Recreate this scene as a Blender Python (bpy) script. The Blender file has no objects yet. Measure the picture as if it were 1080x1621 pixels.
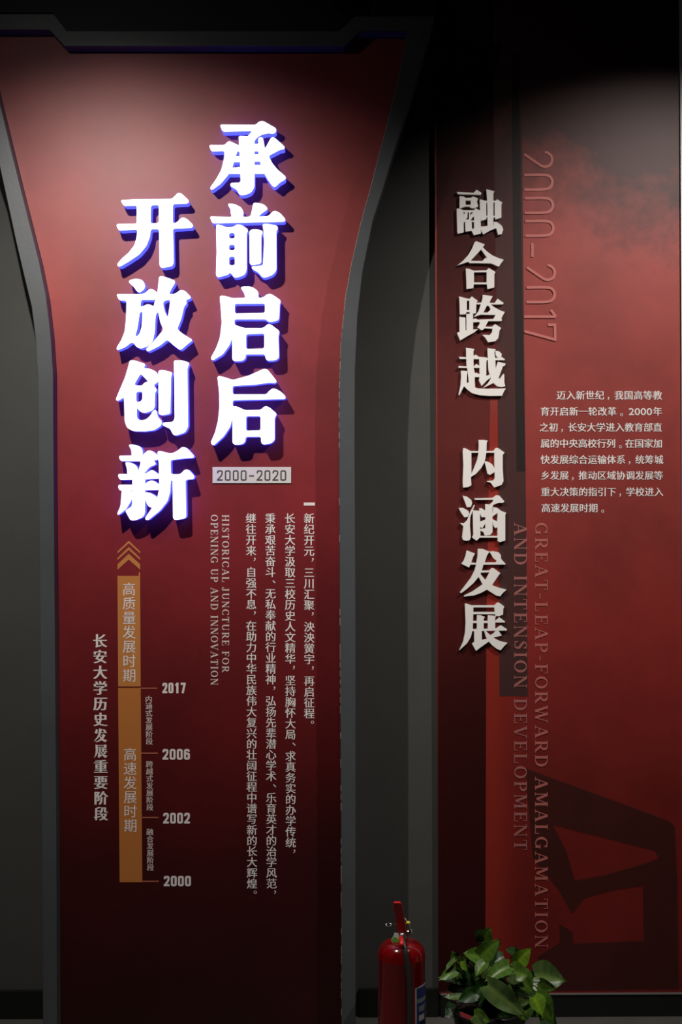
import bpy, bmesh, math, random
from mathutils import Vector, Matrix
from mathutils.geometry import tessellate_polygon
random.seed(7)
S = bpy.context.scene
COL = S.collection

# ---------------------------------------------------------------- camera, world, lights
F = 2210.0                      # focal length in pixels of the 1080x1621 frame
CAM = Vector((0.0, -4.30, 1.551))
ROLL = 0.005
cd = bpy.data.cameras.new('camera'); cam = bpy.data.objects.new('camera', cd); COL.objects.link(cam)
cd.sensor_fit = 'VERTICAL'; cd.sensor_height = 24.0; cd.lens = 24.0*F/1621.0
cam.matrix_world = Matrix.Translation(CAM) @ Matrix.Rotation(math.pi/2, 4, 'X') @ Matrix.Rotation(-ROLL, 4, 'Z')
S.camera = cam

def P(px, py, Y):               # point of the plane y=Y seen at a pixel
    dx, dy = px-540.0, py-810.5
    x, y = dx-ROLL*dy, dy+ROLL*dx
    k = (Y-CAM.y)/F
    return Vector((CAM.x+x*k, Y, CAM.z-y*k))

w = bpy.data.worlds.new('world'); S.world = w; w.use_nodes = True
w.node_tree.nodes['Background'].inputs[0].default_value = (0.75, 0.82, 1.0, 1)
w.node_tree.nodes['Background'].inputs[1].default_value = 0.008

def spot(name, loc, aim, power, size_deg, blend, radius, color=(1, .93, .88)):
    d = bpy.data.lights.new(name, 'SPOT'); o = bpy.data.objects.new(name, d); COL.objects.link(o)
    d.energy = power; d.spot_size = math.radians(size_deg); d.spot_blend = blend
    d.shadow_soft_size = radius; d.color = color
    o.location = loc
    o.rotation_euler = (Vector(aim)-Vector(loc)).to_track_quat('-Z', 'Y').to_euler()
    return o
YP = -0.176                     # front of the left red panel
YF = -0.230                     # front of its frame
YR = -0.020                     # front of the right red panel
def lamp_pos(px, py, off, Y=YP):
    p = P(px, py, Y); return Vector((p.x, Y-off, p.z))
spot('track_spot', lamp_pos(100, 40, 1.25), P(225, 840, YP), 145, 95, 1.0, 0.012)
spot('track_spot', lamp_pos(0, 20, 1.25), P(300, 700, YP), 6, 135, 1.0, 0.012)  # second track lamp; cone widened as an added fill for the top beam
spot('track_spot', lamp_pos(1240, -60, 1.25, YR), P(970, 830, YR), 155, 77, 1.0, 0.012)
spot('track_spot', lamp_pos(760, -200, 2.4, YR), P(785, 1000, YR), 36, 32, 1.0, 0.03, (1, .97, .92))  # unseen lamp added to brighten the lower white characters on the right

S.view_settings.view_transform = 'Standard'; S.view_settings.look = 'None'
S.view_settings.gamma = 1.0; S.view_settings.exposure = 0.0
S.view_settings.use_curve_mapping = False
S.cycles.use_denoising = True

# ---------------------------------------------------------------- materials
def mat(name, color, rough=.5, spec=.5, metal=0.0, emit=None, estr=0.0, alpha=1.0, bump=0.0, bscale=60, vary=0.0, vscale=6, coat=0.0):
    m = bpy.data.materials.new(name); m.use_nodes = True
    nt = m.node_tree; b = nt.nodes['Principled BSDF']
    b.inputs['Base Color'].default_value = (*color, 1); b.inputs['Roughness'].default_value = rough
    b.inputs['Specular IOR Level'].default_value = spec; b.inputs['Metallic'].default_value = metal
    b.inputs['Alpha'].default_value = alpha; b.inputs['Coat Weight'].default_value = coat
    if emit: b.inputs['Emission Color'].default_value = (*emit, 1); b.inputs['Emission Strength'].default_value = estr
    tc = nt.nodes.new('ShaderNodeTexCoord')
    if vary:
        n = nt.nodes.new('ShaderNodeTexNoise'); n.inputs['Scale'].default_value = vscale; n.inputs['Detail'].default_value = 6
        nt.links.new(tc.outputs['Object'], n.inputs['Vector'])
        mx = nt.nodes.new('ShaderNodeMixRGB'); mx.blend_type = 'MULTIPLY'; mx.inputs[0].default_value = 1
        mx.inputs[1].default_value = (*color, 1)
        r = nt.nodes.new('ShaderNodeMapRange'); r.inputs['From Min'].default_value = .3; r.inputs['From Max'].default_value = .7
        r.inputs['To Min'].default_value = 1-vary; r.inputs['To Max'].default_value = 1+vary*.4
        nt.links.new(n.outputs['Fac'], r.inputs['Value']); nt.links.new(r.outputs[0], mx.inputs[2])
        nt.links.new(mx.outputs[0], b.inputs['Base Color'])
    if bump:
        n = nt.nodes.new('ShaderNodeTexNoise'); n.inputs['Scale'].default_value = bscale; n.inputs['Detail'].default_value = 4
        nt.links.new(tc.outputs['Object'], n.inputs['Vector'])
        bp = nt.nodes.new('ShaderNodeBump'); bp.inputs['Strength'].default_value = bump; bp.inputs['Distance'].default_value = .002
        nt.links.new(n.outputs['Fac'], bp.inputs['Height']); nt.links.new(bp.outputs[0], b.inputs['Normal'])
    return m

def printed_red(name, stops, rough, cloud=None, cloud_col=(.03, .022, .02)):
    """Printed vinyl whose red ink runs from light to deep down the sheet, with a mottled paper-like tone."""
    m = bpy.data.materials.new(name); m.use_nodes = True
    nt = m.node_tree; N = nt.nodes.new; L = nt.links.new; b = nt.nodes['Principled BSDF']
    b.inputs['Roughness'].default_value = rough; b.inputs['Specular IOR Level'].default_value = .4
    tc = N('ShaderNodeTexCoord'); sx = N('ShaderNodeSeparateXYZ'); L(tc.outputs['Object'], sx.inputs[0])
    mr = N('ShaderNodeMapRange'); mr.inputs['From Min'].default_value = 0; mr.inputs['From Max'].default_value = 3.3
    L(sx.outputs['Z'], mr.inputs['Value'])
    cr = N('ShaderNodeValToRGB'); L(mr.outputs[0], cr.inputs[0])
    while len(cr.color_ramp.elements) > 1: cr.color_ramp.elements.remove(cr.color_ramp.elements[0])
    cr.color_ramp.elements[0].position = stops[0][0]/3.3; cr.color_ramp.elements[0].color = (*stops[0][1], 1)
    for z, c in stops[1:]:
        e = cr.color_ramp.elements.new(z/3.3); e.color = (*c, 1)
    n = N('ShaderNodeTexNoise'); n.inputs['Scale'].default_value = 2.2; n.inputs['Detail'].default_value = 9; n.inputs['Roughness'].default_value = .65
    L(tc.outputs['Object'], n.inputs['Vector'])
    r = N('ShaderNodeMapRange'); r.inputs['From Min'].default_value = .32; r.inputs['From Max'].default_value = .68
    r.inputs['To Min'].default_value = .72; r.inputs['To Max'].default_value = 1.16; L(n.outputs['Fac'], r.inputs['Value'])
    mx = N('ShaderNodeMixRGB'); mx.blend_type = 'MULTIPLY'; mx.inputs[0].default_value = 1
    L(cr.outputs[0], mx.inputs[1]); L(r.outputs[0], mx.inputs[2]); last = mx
    if cloud:                    # printed storm cloud at the top of the sheet
        n2 = N('ShaderNodeTexNoise'); n2.inputs['Scale'].default_value = 5; n2.inputs['Detail'].default_value = 10; n2.inputs['Roughness'].default_value = .7
        L(tc.outputs['Object'], n2.inputs['Vector'])
        ma = N('ShaderNodeMath'); ma.operation = 'MULTIPLY_ADD'; L(n2.outputs['Fac'], ma.inputs[0]); ma.inputs[1].default_value = .9
        L(sx.outputs['Z'], ma.inputs[2])
        mb = N('ShaderNodeMath'); mb.operation = 'MULTIPLY_ADD'; L(sx.outputs['X'], mb.inputs[0]); mb.inputs[1].default_value = .35; L(ma.outputs[0], mb.inputs[2])
        c = N('ShaderNodeMapRange'); c.inputs['From Min'].default_value = cloud[0]; c.inputs['From Max'].default_value = cloud[1]
        c.inputs['To Max'].default_value = .92; L(mb.outputs[0], c.inputs['Value'])
        m2 = N('ShaderNodeMixRGB'); L(c.outputs[0], m2.inputs[0]); L(last.outputs[0], m2.inputs[1]); m2.inputs[2].default_value = (*cloud_col, 1); last = m2
    L(last.outputs[0], b.inputs['Base Color'])
    nb = N('ShaderNodeTexNoise'); nb.inputs['Scale'].default_value = 4; nb.inputs['Detail'].default_value = 2; L(tc.outputs['Object'], nb.inputs['Vector'])
    bp = N('ShaderNodeBump'); bp.inputs['Strength'].default_value = .12; bp.inputs['Distance'].default_value = .01
    L(nb.outputs['Fac'], bp.inputs['Height']); L(bp.outputs[0], b.inputs['Normal'])
    return m

def ink(name, color, alpha, soft=None):
    """Semi-transparent printing ink; soft=(axis, a, b): ink thins out from a (none) to b (full)."""
    m = bpy.data.materials.new(name); m.use_nodes = True; nt = m.node_tree; b = nt.nodes['Principled BSDF']
    b.inputs['Base Color'].default_value = (*color, 1); b.inputs['Roughness'].default_value = .5
    b.inputs['Specular IOR Level'].default_value = .3; b.inputs['Alpha'].default_value = alpha
    if soft:
        N = nt.nodes.new; L = nt.links.new; tc = N('ShaderNodeTexCoord'); sx = N('ShaderNodeSeparateXYZ'); L(tc.outputs['Object'], sx.inputs[0])
        prev = None
        for ax, a, c in soft:
            r = N('ShaderNodeMapRange'); r.interpolation_type = 'SMOOTHSTEP'
            r.inputs['From Min'].default_value = a; r.inputs['From Max'].default_value = c
            r.inputs['To Max'].default_value = alpha if prev is None else 1
            L(sx.outputs[ax], r.inputs['Value'])
            if prev is None: prev = r.outputs[0]
            else:
                q = N('ShaderNodeMath'); q.operation = 'MULTIPLY'; L(prev, q.inputs[0]); L(r.outputs[0], q.inputs[1]); prev = q.outputs[0]
        L(prev, b.inputs['Alpha'])
    return m

M = {}
M['grey_wall'] = mat('grey_wall_paint', (.062, .063, .058), .75, .25, bump=.15, bscale=180, vary=.08)
M['frame'] = mat('frame_paint', (.070, .078, .082), .45, .4, bump=.1, bscale=120, vary=.1)
M['dark'] = mat('wall_shade_black', (.006, .0075, .009), .6, .3)  # near-black colour stands in for the shade above the frame
M['skirt'] = mat('skirting_paint', (.008, .009, .008), .35, .4)
M['white_wall'] = mat('white_wall_paint', (.75, .73, .72), .7, .3, bump=.1)
M['ceiling'] = mat('ceiling_paint', (.02, .02, .022), .9, .1)
M['floor'] = mat('stone_floor', (.09, .088, .08), .35, .5, vary=.15, vscale=9)
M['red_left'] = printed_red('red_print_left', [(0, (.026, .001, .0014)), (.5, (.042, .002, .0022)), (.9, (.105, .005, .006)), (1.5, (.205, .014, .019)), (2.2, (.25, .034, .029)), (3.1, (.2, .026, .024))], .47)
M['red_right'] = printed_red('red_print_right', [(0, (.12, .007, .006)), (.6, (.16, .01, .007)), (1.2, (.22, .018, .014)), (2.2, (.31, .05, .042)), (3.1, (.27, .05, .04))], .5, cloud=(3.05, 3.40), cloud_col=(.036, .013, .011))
M['white_print'] = mat('white_print', (.80, .73, .70), .6, .3)
M['pink_print'] = mat('rose_print', (.72, .58, .54), .6, .3)
M['orange'] = mat('orange_print', (.52, .20, .05), .55, .35)
M['orange2'] = mat('amber_print', (.47, .165, .035), .55, .35)
M['plate'] = mat('date_plate_print', (.66, .62, .58), .55, .4)
M['grey_ink'] = mat('grey_print', (.07, .065, .07), .6, .3)
M['tick'] = mat('copper_print', (.42, .13, .075), .55, .3)
M['lit_face'] = mat('opal_acrylic_lit', (.8, .8, .85), .3, .5, emit=(.90, .92, 1.0), estr=1.35)
M['lit_side'] = mat('blue_lit_edge', (.05, .07, .25), .4, .5, emit=(.035, .045, 1.0), estr=3.4)
M['white_letter'] = mat('white_acrylic', (.82, .80, .76), .45, .4)

# ---------------------------------------------------------------- mesh helpers
def link(name, me, m, parent=None):
    o = bpy.data.objects.new(name, me); COL.objects.link(o)
    if m: me.materials.append(m)
    if parent:
        base = parent; loc = Vector((0, 0, 0))
        while base: loc += base.location; base = base.parent
        o.parent = parent
        o.matrix_parent_inverse = Matrix.Translation(-(parent.location if parent.type == 'EMPTY' else Vector((0, 0, 0))))
    return o
def tag(o, label=None, cat=None, group=None, kind=None):
    if label: o['label'] = label
    if cat: o['category'] = cat
    if group: o['group'] = group
    if kind: o['kind'] = kind
    return o
def empty(name, loc, **k):
    o = bpy.data.objects.new(name, None); COL.objects.link(o); o.location = loc; o.empty_display_size = .05
    return tag(o, **k)
def mesh_from(name, V, Fc, m, parent=None, smooth=False):
    me = bpy.data.meshes.new(name); me.from_pydata([tuple(v) for v in V], [], Fc); me.update()
    bm = bmesh.new(); bm.from_mesh(me); bmesh.ops.recalc_face_normals(bm, faces=bm.faces); bm.to_mesh(me); bm.free()
    if smooth:
        for p in me.polygons: p.use_smooth = True
    return link(name, me, m, parent)
class MB:
    def __init__(s): s.V = []; s.F = []
    def add(s, V, Fc):
        n = len(s.V); s.V += [Vector(v) for v in V]; s.F += [[i+n for i in f] for f in Fc]; return s
    def box(s, a, b):
        x0, y0, z0 = a; x1, y1, z1 = b
        return s.add([(x0, y0, z0), (x1, y0, z0), (x1, y1, z0), (x0, y1, z0), (x0, y0, z1), (x1, y0, z1), (x1, y1, z1), (x0, y1, z1)],
                     [(0, 1, 5, 4), (1, 2, 6, 5), (2, 3, 7, 6), (3, 0, 4, 7), (4, 5, 6, 7), (3, 2, 1, 0)])
    def tube(s, pts, r, n=12, caps=True):
        pts = [Vector(p) for p in pts]; rr = r if isinstance(r, (list, tuple)) else [r]*len(pts)
        V = []; Fc = []; up = Vector((0.3, 1, .2)).normalized()
        for i, p in enumerate(pts):
            t = (pts[min(i+1, len(pts)-1)]-pts[max(i-1, 0)]).normalized()
            a = t.cross(up)
            if a.length < 1e-3: a = t.cross(Vector((1, 0, 0)))
            a.normalize(); b = t.cross(a)
            V += [p+(a*math.cos(q)+b*math.sin(q))*rr[i] for q in [2*math.pi*k/n for k in range(n)]]
        for i in range(len(pts)-1):
            for k in range(n):
                Fc.append((i*n+k, i*n+(k+1) % n, (i+1)*n+(k+1) % n, (i+1)*n+k))
        if caps: Fc += [tuple(range(n))[::-1], tuple((len(pts)-1)*n+k for k in range(n))]
        return s.add(V, Fc)
    def lathe(s, c, prof, n=48):
        V = []; Fc = []
        for r, z in prof: V += [(c[0]+r*math.cos(2*math.pi*k/n), c[1]+r*math.sin(2*math.pi*k/n), c[2]+z) for k in range(n)]
        for i in range(len(prof)-1):
            for k in range(n): Fc.append((i*n+k, i*n+(k+1) % n, (i+1)*n+(k+1) % n, (i+1)*n+k))
        return s.add(V, Fc)
    def ball(s, c, r, n=14, m=8, sc=(1, 1, 1)):
        V = []; Fc = []
        for i in range(m+1):
            a = math.pi*i/m
            V += [(c[0]+r*sc[0]*math.sin(a)*math.cos(2*math.pi*k/n), c[1]+r*sc[1]*math.sin(a)*math.sin(2*math.pi*k/n), c[2]+r*sc[2]*math.cos(a)) for k in range(n)]
        for i in range(m):
            for k in range(n): Fc.append((i*n+k, i*n+(k+1) % n, (i+1)*n+(k+1) % n, (i+1)*n+k))
        return s.add(V, Fc)
    def slab(s, loops2, Y0, Y1, walls=True, front=True, back=True):
        """outline with holes (pixel loops at plane Y0) extruded straight back to Y1"""
        L0 = [[P(x, y, Y0) for x, y in lp] for lp in loops2]
        flat = [v for lp in L0 for v in lp]
        tris = tessellate_polygon([[Vector((v.x, v.z, 0)) for v in lp] for lp in L0])
        n = len(flat)
        V = flat+[Vector((v.x, Y1, v.z)) for v in flat]; Fc = []
        if front: Fc += [tuple(t) for t in tris]
        if back: Fc += [tuple(i+n for i in t) for t in tris]
        if walls:
            o = 0
            for lp in L0:
                k = len(lp)
                for i in range(k): Fc.append((o+i, o+(i+1) % k, n+o+(i+1) % k, n+o+i))
                o += k
        return s.add(V, Fc)
    def build(s, name, m, parent=None, smooth=False): return mesh_from(name, s.V, s.F, m, parent, smooth)

def chaikin(lp, q=.22, it=1, lim=18):
    for _ in range(it):
        out = []
        for i in range(len(lp)):
            a = lp[i-1]; b = lp[i]; c = lp[(i+1) % len(lp)]
            for o in (a, c):
                d = math.hypot(o[0]-b[0], o[1]-b[1]); t = min(q, lim/d if d else 0)
                out.append((b[0]+(o[0]-b[0])*t, b[1]+(o[1]-b[1])*t))
        lp = out
    return lp

# ---------------------------------------------------------------- the setting
def wx(px, Y): return P(px, 810, Y).x
CEIL = 3.75
MB().box((-3.2, 0, 0), (wx(1085, 0)+.02, .12, CEIL)).build('wall_back', M['grey_wall'])
tag(bpy.data.objects['wall_back'], kind='structure')
o = MB().box((wx(566, YF), -.018, 0), (wx(690, YR), -.0005, .085)).build('baseboard_back', M['skirt']); tag(o, kind='structure')
o = MB().box((-3.2, -.018, 0), (wx(58, YF), -.0005, .085)).build('baseboard_left', M['skirt']); tag(o, kind='structure')
xr = wx(1079.5, -.02)
o = MB().box((xr, -.03, 0), (3.2, .12, CEIL)).build('wall_right', M['white_wall']); tag(o, kind='structure')
o = MB().box((-3.2, -6.5, -.1), (3.2, .12, 0)).build('floor', M['floor']); tag(o, kind='structure')
o = MB().box((-3.2, -6.5, CEIL), (3.2, .12, CEIL+.1)).build('ceiling', M['ceiling']); tag(o, kind='structure')
zb = P(980, 1571.5, YR).z
o = MB().box((wx(694, YR), -.022, 0), (xr-.001, 0, zb-.004)).build('baseboard_right', M['skirt']); tag(o, kind='structure')
o = MB().box((wx(694, YR), -.026, zb-.004), (xr-.001, 0, zb)).build('trim_1', mat('trim_metal', (.35, .35, .33), .35, .5, metal=.6)); tag(o, kind='structure')
# near-black boards added in place of the shaded grey wall above the frame
o = MB().slab([[(-500, -160), (688, -160), (688, 60), (-500, 60)]], -.10, -.001).build('shade_board_back', M['dark']); tag(o, kind='structure')
o = MB().slab([[(-500, -160), (520, -160), (532, 14), (560, 30), (540, 56), (108, 56), (84, 20), (-500, 20)]], -.225, -.101).build('shade_board_front', M['dark']); tag(o, kind='structure')

# ---------------------------------------------------------------- framed left panel
outer = [(563, 1612), (563, 1000), (561.5, 700), (562, 590), (566, 500), (574, 430), (590, 350), (606, 300), (622, 245), (640, 190), (657, 135), (672, 85), (682, 50), (688, 26),
         (562, 26), (537, 49), (106, 49), (85, 22), (-62, 22), (-50, 90), (-27, 180), (0, 265), (12, 320), (25, 380), (39, 440), (50, 485), (57, 540), (60, 600), (61, 700), (66, 1300), (68, 1612)]
inner = [(90, 1612), (89, 1300), (84.5, 700), (84, 590), (80, 530), (73, 470), (62, 415), (47, 355), (33, 300), (17, 235), (0, 165), (-16, 100), (-22, 47),
         (78, 47), (102, 73), (545, 73), (570, 50), (645, 50), (636, 100), (624, 150), (612, 200), (599, 250), (586, 300), (572, 350), (558, 410), (547, 470), (540, 540), (537, 620), (537, 700), (538, 950), (540, 1300), (540.5, 1612)]
fl = [P(*q, YF) for q in outer+inner]
def to_floor(o):
    for v in o.data.vertices:
        if v.co.z < .09: v.co.z = 0.0
lp = empty('display_panel', (P(315, 1612, YP).x, YP, 0), label='tall waisted red display panel in a slate grey frame with an orange timeline', cat='panel')
fr = MB().slab([outer+inner], YF, -.001).build('panel_frame', M['frame'], lp); to_floor(fr); fr['label'] = 'slate grey waisted frame standing proud around the red board'
bv = fr.modifiers.new('edge', 'BEVEL'); bv.width = .0015; bv.segments = 2; bv.limit_method = 'ANGLE'

def worn_edge():
    mb = MB(); rnd = random.Random(3)
    pts = [p for p in inner if p[0] > 530 and p[1] > 195]
    for i in range(len(pts)-1):
        (x0, y0), (x1, y1) = pts[i], pts[i+1]
        n = max(1, int(abs(y1-y0)/14))
        for k in range(n):
            if rnd.random() < (.35 if y0 < 700 or y0 > 940 else .85): 
                if y0 >= 700: continue
            ya = y0+(y1-y0)*k/n; yb = y0+(y1-y0)*(k+rnd.uniform(.5, 1.0))/n
            xa = x0+(x1-x0)*(ya-y0)/(y1-y0); xb = x0+(x1-x0)*(yb-y0)/(y1-y0); wd = rnd.uniform(.3, .8)
            mb.slab([[(xa-.2, ya), (xa+wd, ya), (xb+wd*.7, yb), (xb-.2, yb)]], YF-.0008, YF+.003)
    return mb.build('chipped_edge', mat('bare_board', (.32, .29, .27), .8, .2), fr)
ce = worn_edge(); ce['kind'] = 'stuff'; ce['label'] = 'pale chipped paint along the inner edge'

L0 = [P(x-(.4 if x > 300 else -.4), y+(.4 if y < 80 else 0), YF) for x, y in inner]
n = len(L0); tr = tessellate_polygon([[Vector((v.x, v.z, 0)) for v in L0]])
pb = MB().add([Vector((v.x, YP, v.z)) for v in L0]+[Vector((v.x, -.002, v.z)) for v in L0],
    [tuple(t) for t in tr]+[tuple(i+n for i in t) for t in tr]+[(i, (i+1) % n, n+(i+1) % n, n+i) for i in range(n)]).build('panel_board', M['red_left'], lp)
for v in pb.data.vertices:
    if v.co.z < .09: v.co.z = 0.0
rp = empty('display_panel', ((wx(693, YR)+xr)/2, -.01, zb), label='plain rectangular dark red display panel on the right above black skirting', cat='panel')
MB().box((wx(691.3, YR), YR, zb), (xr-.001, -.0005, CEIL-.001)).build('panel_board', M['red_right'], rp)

# ---------------------------------------------------------------- big characters, outlines drawn stroke by stroke
def rc(x0, y0, x1, y1): return [(x0, y0), (x1, y0), (x1, y1), (x0, y1)]
LIT = {
'承': ((320, 180), [[[(188,115),(575,118),(605,85),(650,75),(790,155),(793,185),(770,212),(700,205),(630,225),(575,262),(555,300),(470,262),(500,225),(540,182),(220,190)]],
   [[(390,235),(490,240),(560,262),(560,780),(525,840),(455,868),(400,868),(375,812),(300,770),(305,740),(412,735),(405,500)]],
   [[(72,335),(240,335),(285,288),(400,340),(365,430),(320,580),(280,650),(200,745),(105,815),(82,795),(150,700),(205,600),(235,480),(238,395),(100,402)]],
   [[(370,340),(620,318),(620,398),(370,403)]], [[(345,458),(550,435),(640,432),(640,508),(550,510),(335,515)]], [[(300,582),(550,548),(680,545),(670,640),(280,640)]],
   [[(600,255),(650,252),(672,375),(740,250),(775,255),(882,350),(880,375),(830,385),(710,448),(750,530),(810,600),(898,675),(885,705),(835,730),(782,782),(755,775),(700,700),(655,620),(620,520),(600,400)]]]),
'前': ((320, 310), [[[(80,220),(320,225),(305,180),(305,140),(275,95),(285,82),(350,88),(420,125),(445,180),(430,225),(515,222),(535,150),(545,80),(575,72),(660,90),(700,130),(690,150),(630,190),(600,222),(705,218),(770,155),(830,180),(893,250),(880,275),(110,292)]],
   [[(150,305),(190,310),(260,335),(340,330),(370,305),(420,310),(495,360),(475,400),(475,800),(450,845),(375,872),(340,870),(325,845),(295,815),(280,840),(170,870),(148,850),(155,600)], rc(288,395,350,455), rc(288,520,350,582), rc(288,648,350,742)],
   [[(505,370),(560,355),(635,368),(650,390),(632,420),(632,720),(540,742),(508,725)]],
   [[(645,300),(700,298),(800,318),(812,345),(792,380),(795,790),(760,840),(680,872),(645,870),(600,815),(535,780),(530,755),(650,745),(662,500),(655,360)]]]),
'启': ((320, 440), [[[(188,190),(240,190),(320,215),(465,213),(445,150),(412,105),(430,92),(510,90),(560,110),(603,150),(598,212),(650,210),(700,170),(740,170),(842,240),(830,275),(822,445),(770,465),(710,468),(680,440),(345,440),(345,500),(450,535),(655,535),(705,490),(740,500),(830,570),(815,610),(822,855),(775,880),(705,883),(680,865),(672,815),(465,815),(465,855),(430,885),(345,888),(322,870),(322,640),(290,720),(220,815),(115,880),(90,860),(150,750),(190,640),(210,480),(200,330)],
   [(348,275),(672,272),(672,372),(348,378)], [(470,600),(665,592),(665,755),(470,758)]]]),
'后': ((320, 570), [[[(163,170),(215,175),(330,212),(500,165),(600,120),(660,92),(700,100),(798,225),(780,245),(720,240),(560,262),(325,275),(325,365),(690,365),(720,325),(765,298),(840,335),(895,390),(885,415),(325,428),(325,495),(370,495),(460,535),(625,532),(675,490),(720,505),(800,575),(775,615),(775,855),(735,890),(655,902),(632,885),(630,818),(465,818),(460,870),(430,898),(350,905),(325,885),(325,610),(300,710),(230,815),(120,915),(90,885),(140,770),(170,650),(185,500),(182,350)],
   [(470,598),(625,598),(625,750),(470,755)]]]),
'开': ((170, 290), [[[(140,180),(320,172),(690,168),(755,102),(790,108),(872,185),(860,215),(700,222),(698,428),(738,422),(800,362),(850,380),(918,448),(905,475),(700,485),(708,850),(690,885),(585,905),(558,885),(552,490),(462,490),(455,570),(415,670),(340,760),(220,840),(125,895),(100,870),(150,810),(230,740),(290,660),(315,570),(320,492),(125,505),(97,460),(105,435),(315,432),(315,238),(175,242)],
   [(465,235),(550,230),(550,425),(460,430)]]]),
'放': ((170, 430), [[[(222,105),(260,82),(320,75),(375,90),(402,140),(395,185),(345,222),(320,215),(280,160)]],
   [[(95,240),(360,240),(400,232),(450,185),(490,190),(540,230),(510,300),(360,300),(350,375),(385,370),(430,345),(480,362),(550,410),(515,460),(505,640),(485,740),(440,790),(360,822),(310,805),(285,765),(255,755),(190,805),(105,840),(97,815),(150,730),(185,640),(200,500),(205,310),(125,305)], [(345,430),(378,430),(365,600),(335,680),(295,695),(320,600),(335,500)]],
   [[(553,50),(600,50),(722,95),(720,125),(690,170),(655,240),(720,240),(785,192),(830,205),(893,270),(880,290),(840,300),(848,340),(820,370),(790,500),(745,612),(800,660),(912,730),(860,770),(790,832),(765,830),(700,780),(640,725),(560,790),(430,855),(410,830),(500,740),(600,620),(565,540),(545,430),(490,390),(515,290),(535,230),(545,130)], [(592,330),(620,305),(672,300),(665,380),(645,492),(610,420)]]]),
'创': ((170, 560), [[[(240,68),(290,70),(408,110),(385,155),(450,158),(520,190),(550,245),(540,300),(490,335),(530,385),(508,415),(505,570),(480,605),(400,632),(355,622),(312,572),(315,690),(350,712),(410,705),(460,660),(495,600),(525,605),(535,670),(585,725),(570,770),(500,815),(400,828),(270,825),(210,790),(185,720),(178,462),(110,505),(88,490),(130,390),(190,250),(225,130)],
   [(290,318),(355,210),(440,300),(400,305),(370,342),(300,340)], [(308,405),(375,402),(375,490),(345,515),(308,515)]],
   [[(545,180),(590,172),(695,198),(680,240),(672,640),(575,658),(548,640)]],
   [[(710,70),(790,68),(878,95),(855,150),(862,780),(830,840),(735,872),(705,868),(670,800),(590,765),(595,735),(700,728),(720,690),(715,300)]]]),
'新': ((170, 690), [[[(225,92),(300,95),(360,120),(378,170),(370,240),(265,240),(255,150)]],
   [[(120,212),(375,208),(435,152),(480,162),(545,210),(540,255),(490,262),(515,290),(510,308),(450,330),(400,395),(325,400),(360,270),(140,270)]],
   [[(188,280),(240,282),(300,310),(325,350),(328,440),(215,440),(210,350)]],
   [[(110,408),(400,408),(478,360),(560,420),(555,455),(405,465),(130,470)]],
   [[(113,522),(400,520),(440,482),(490,475),(560,525),(555,578),(380,580),(125,583)]],
   [[(268,380),(405,390),(400,500),(400,830),(375,870),(290,905),(245,900),(210,835),(190,795),(240,770),(265,740)]],
   [[(155,570),(230,570),(280,610),(255,690),(200,780),(115,848),(105,830),(140,750)]],
   [[(390,605),(450,605),(520,645),(545,680),(540,740),(480,770),(440,755),(415,710)]],
   [[(535,165),(570,162),(680,190),(740,165),(805,115),(850,130),(928,215),(915,235),(840,238),(675,258),(678,410),(780,410),(830,358),(870,362),(930,430),(920,462),(835,468),(842,865),(820,885),(725,900),(702,880),(698,480),(678,470),(670,600),(640,700),(560,800),(430,905),(398,885),(470,780),(530,680),(555,560),(550,300)]]]),
}
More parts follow.
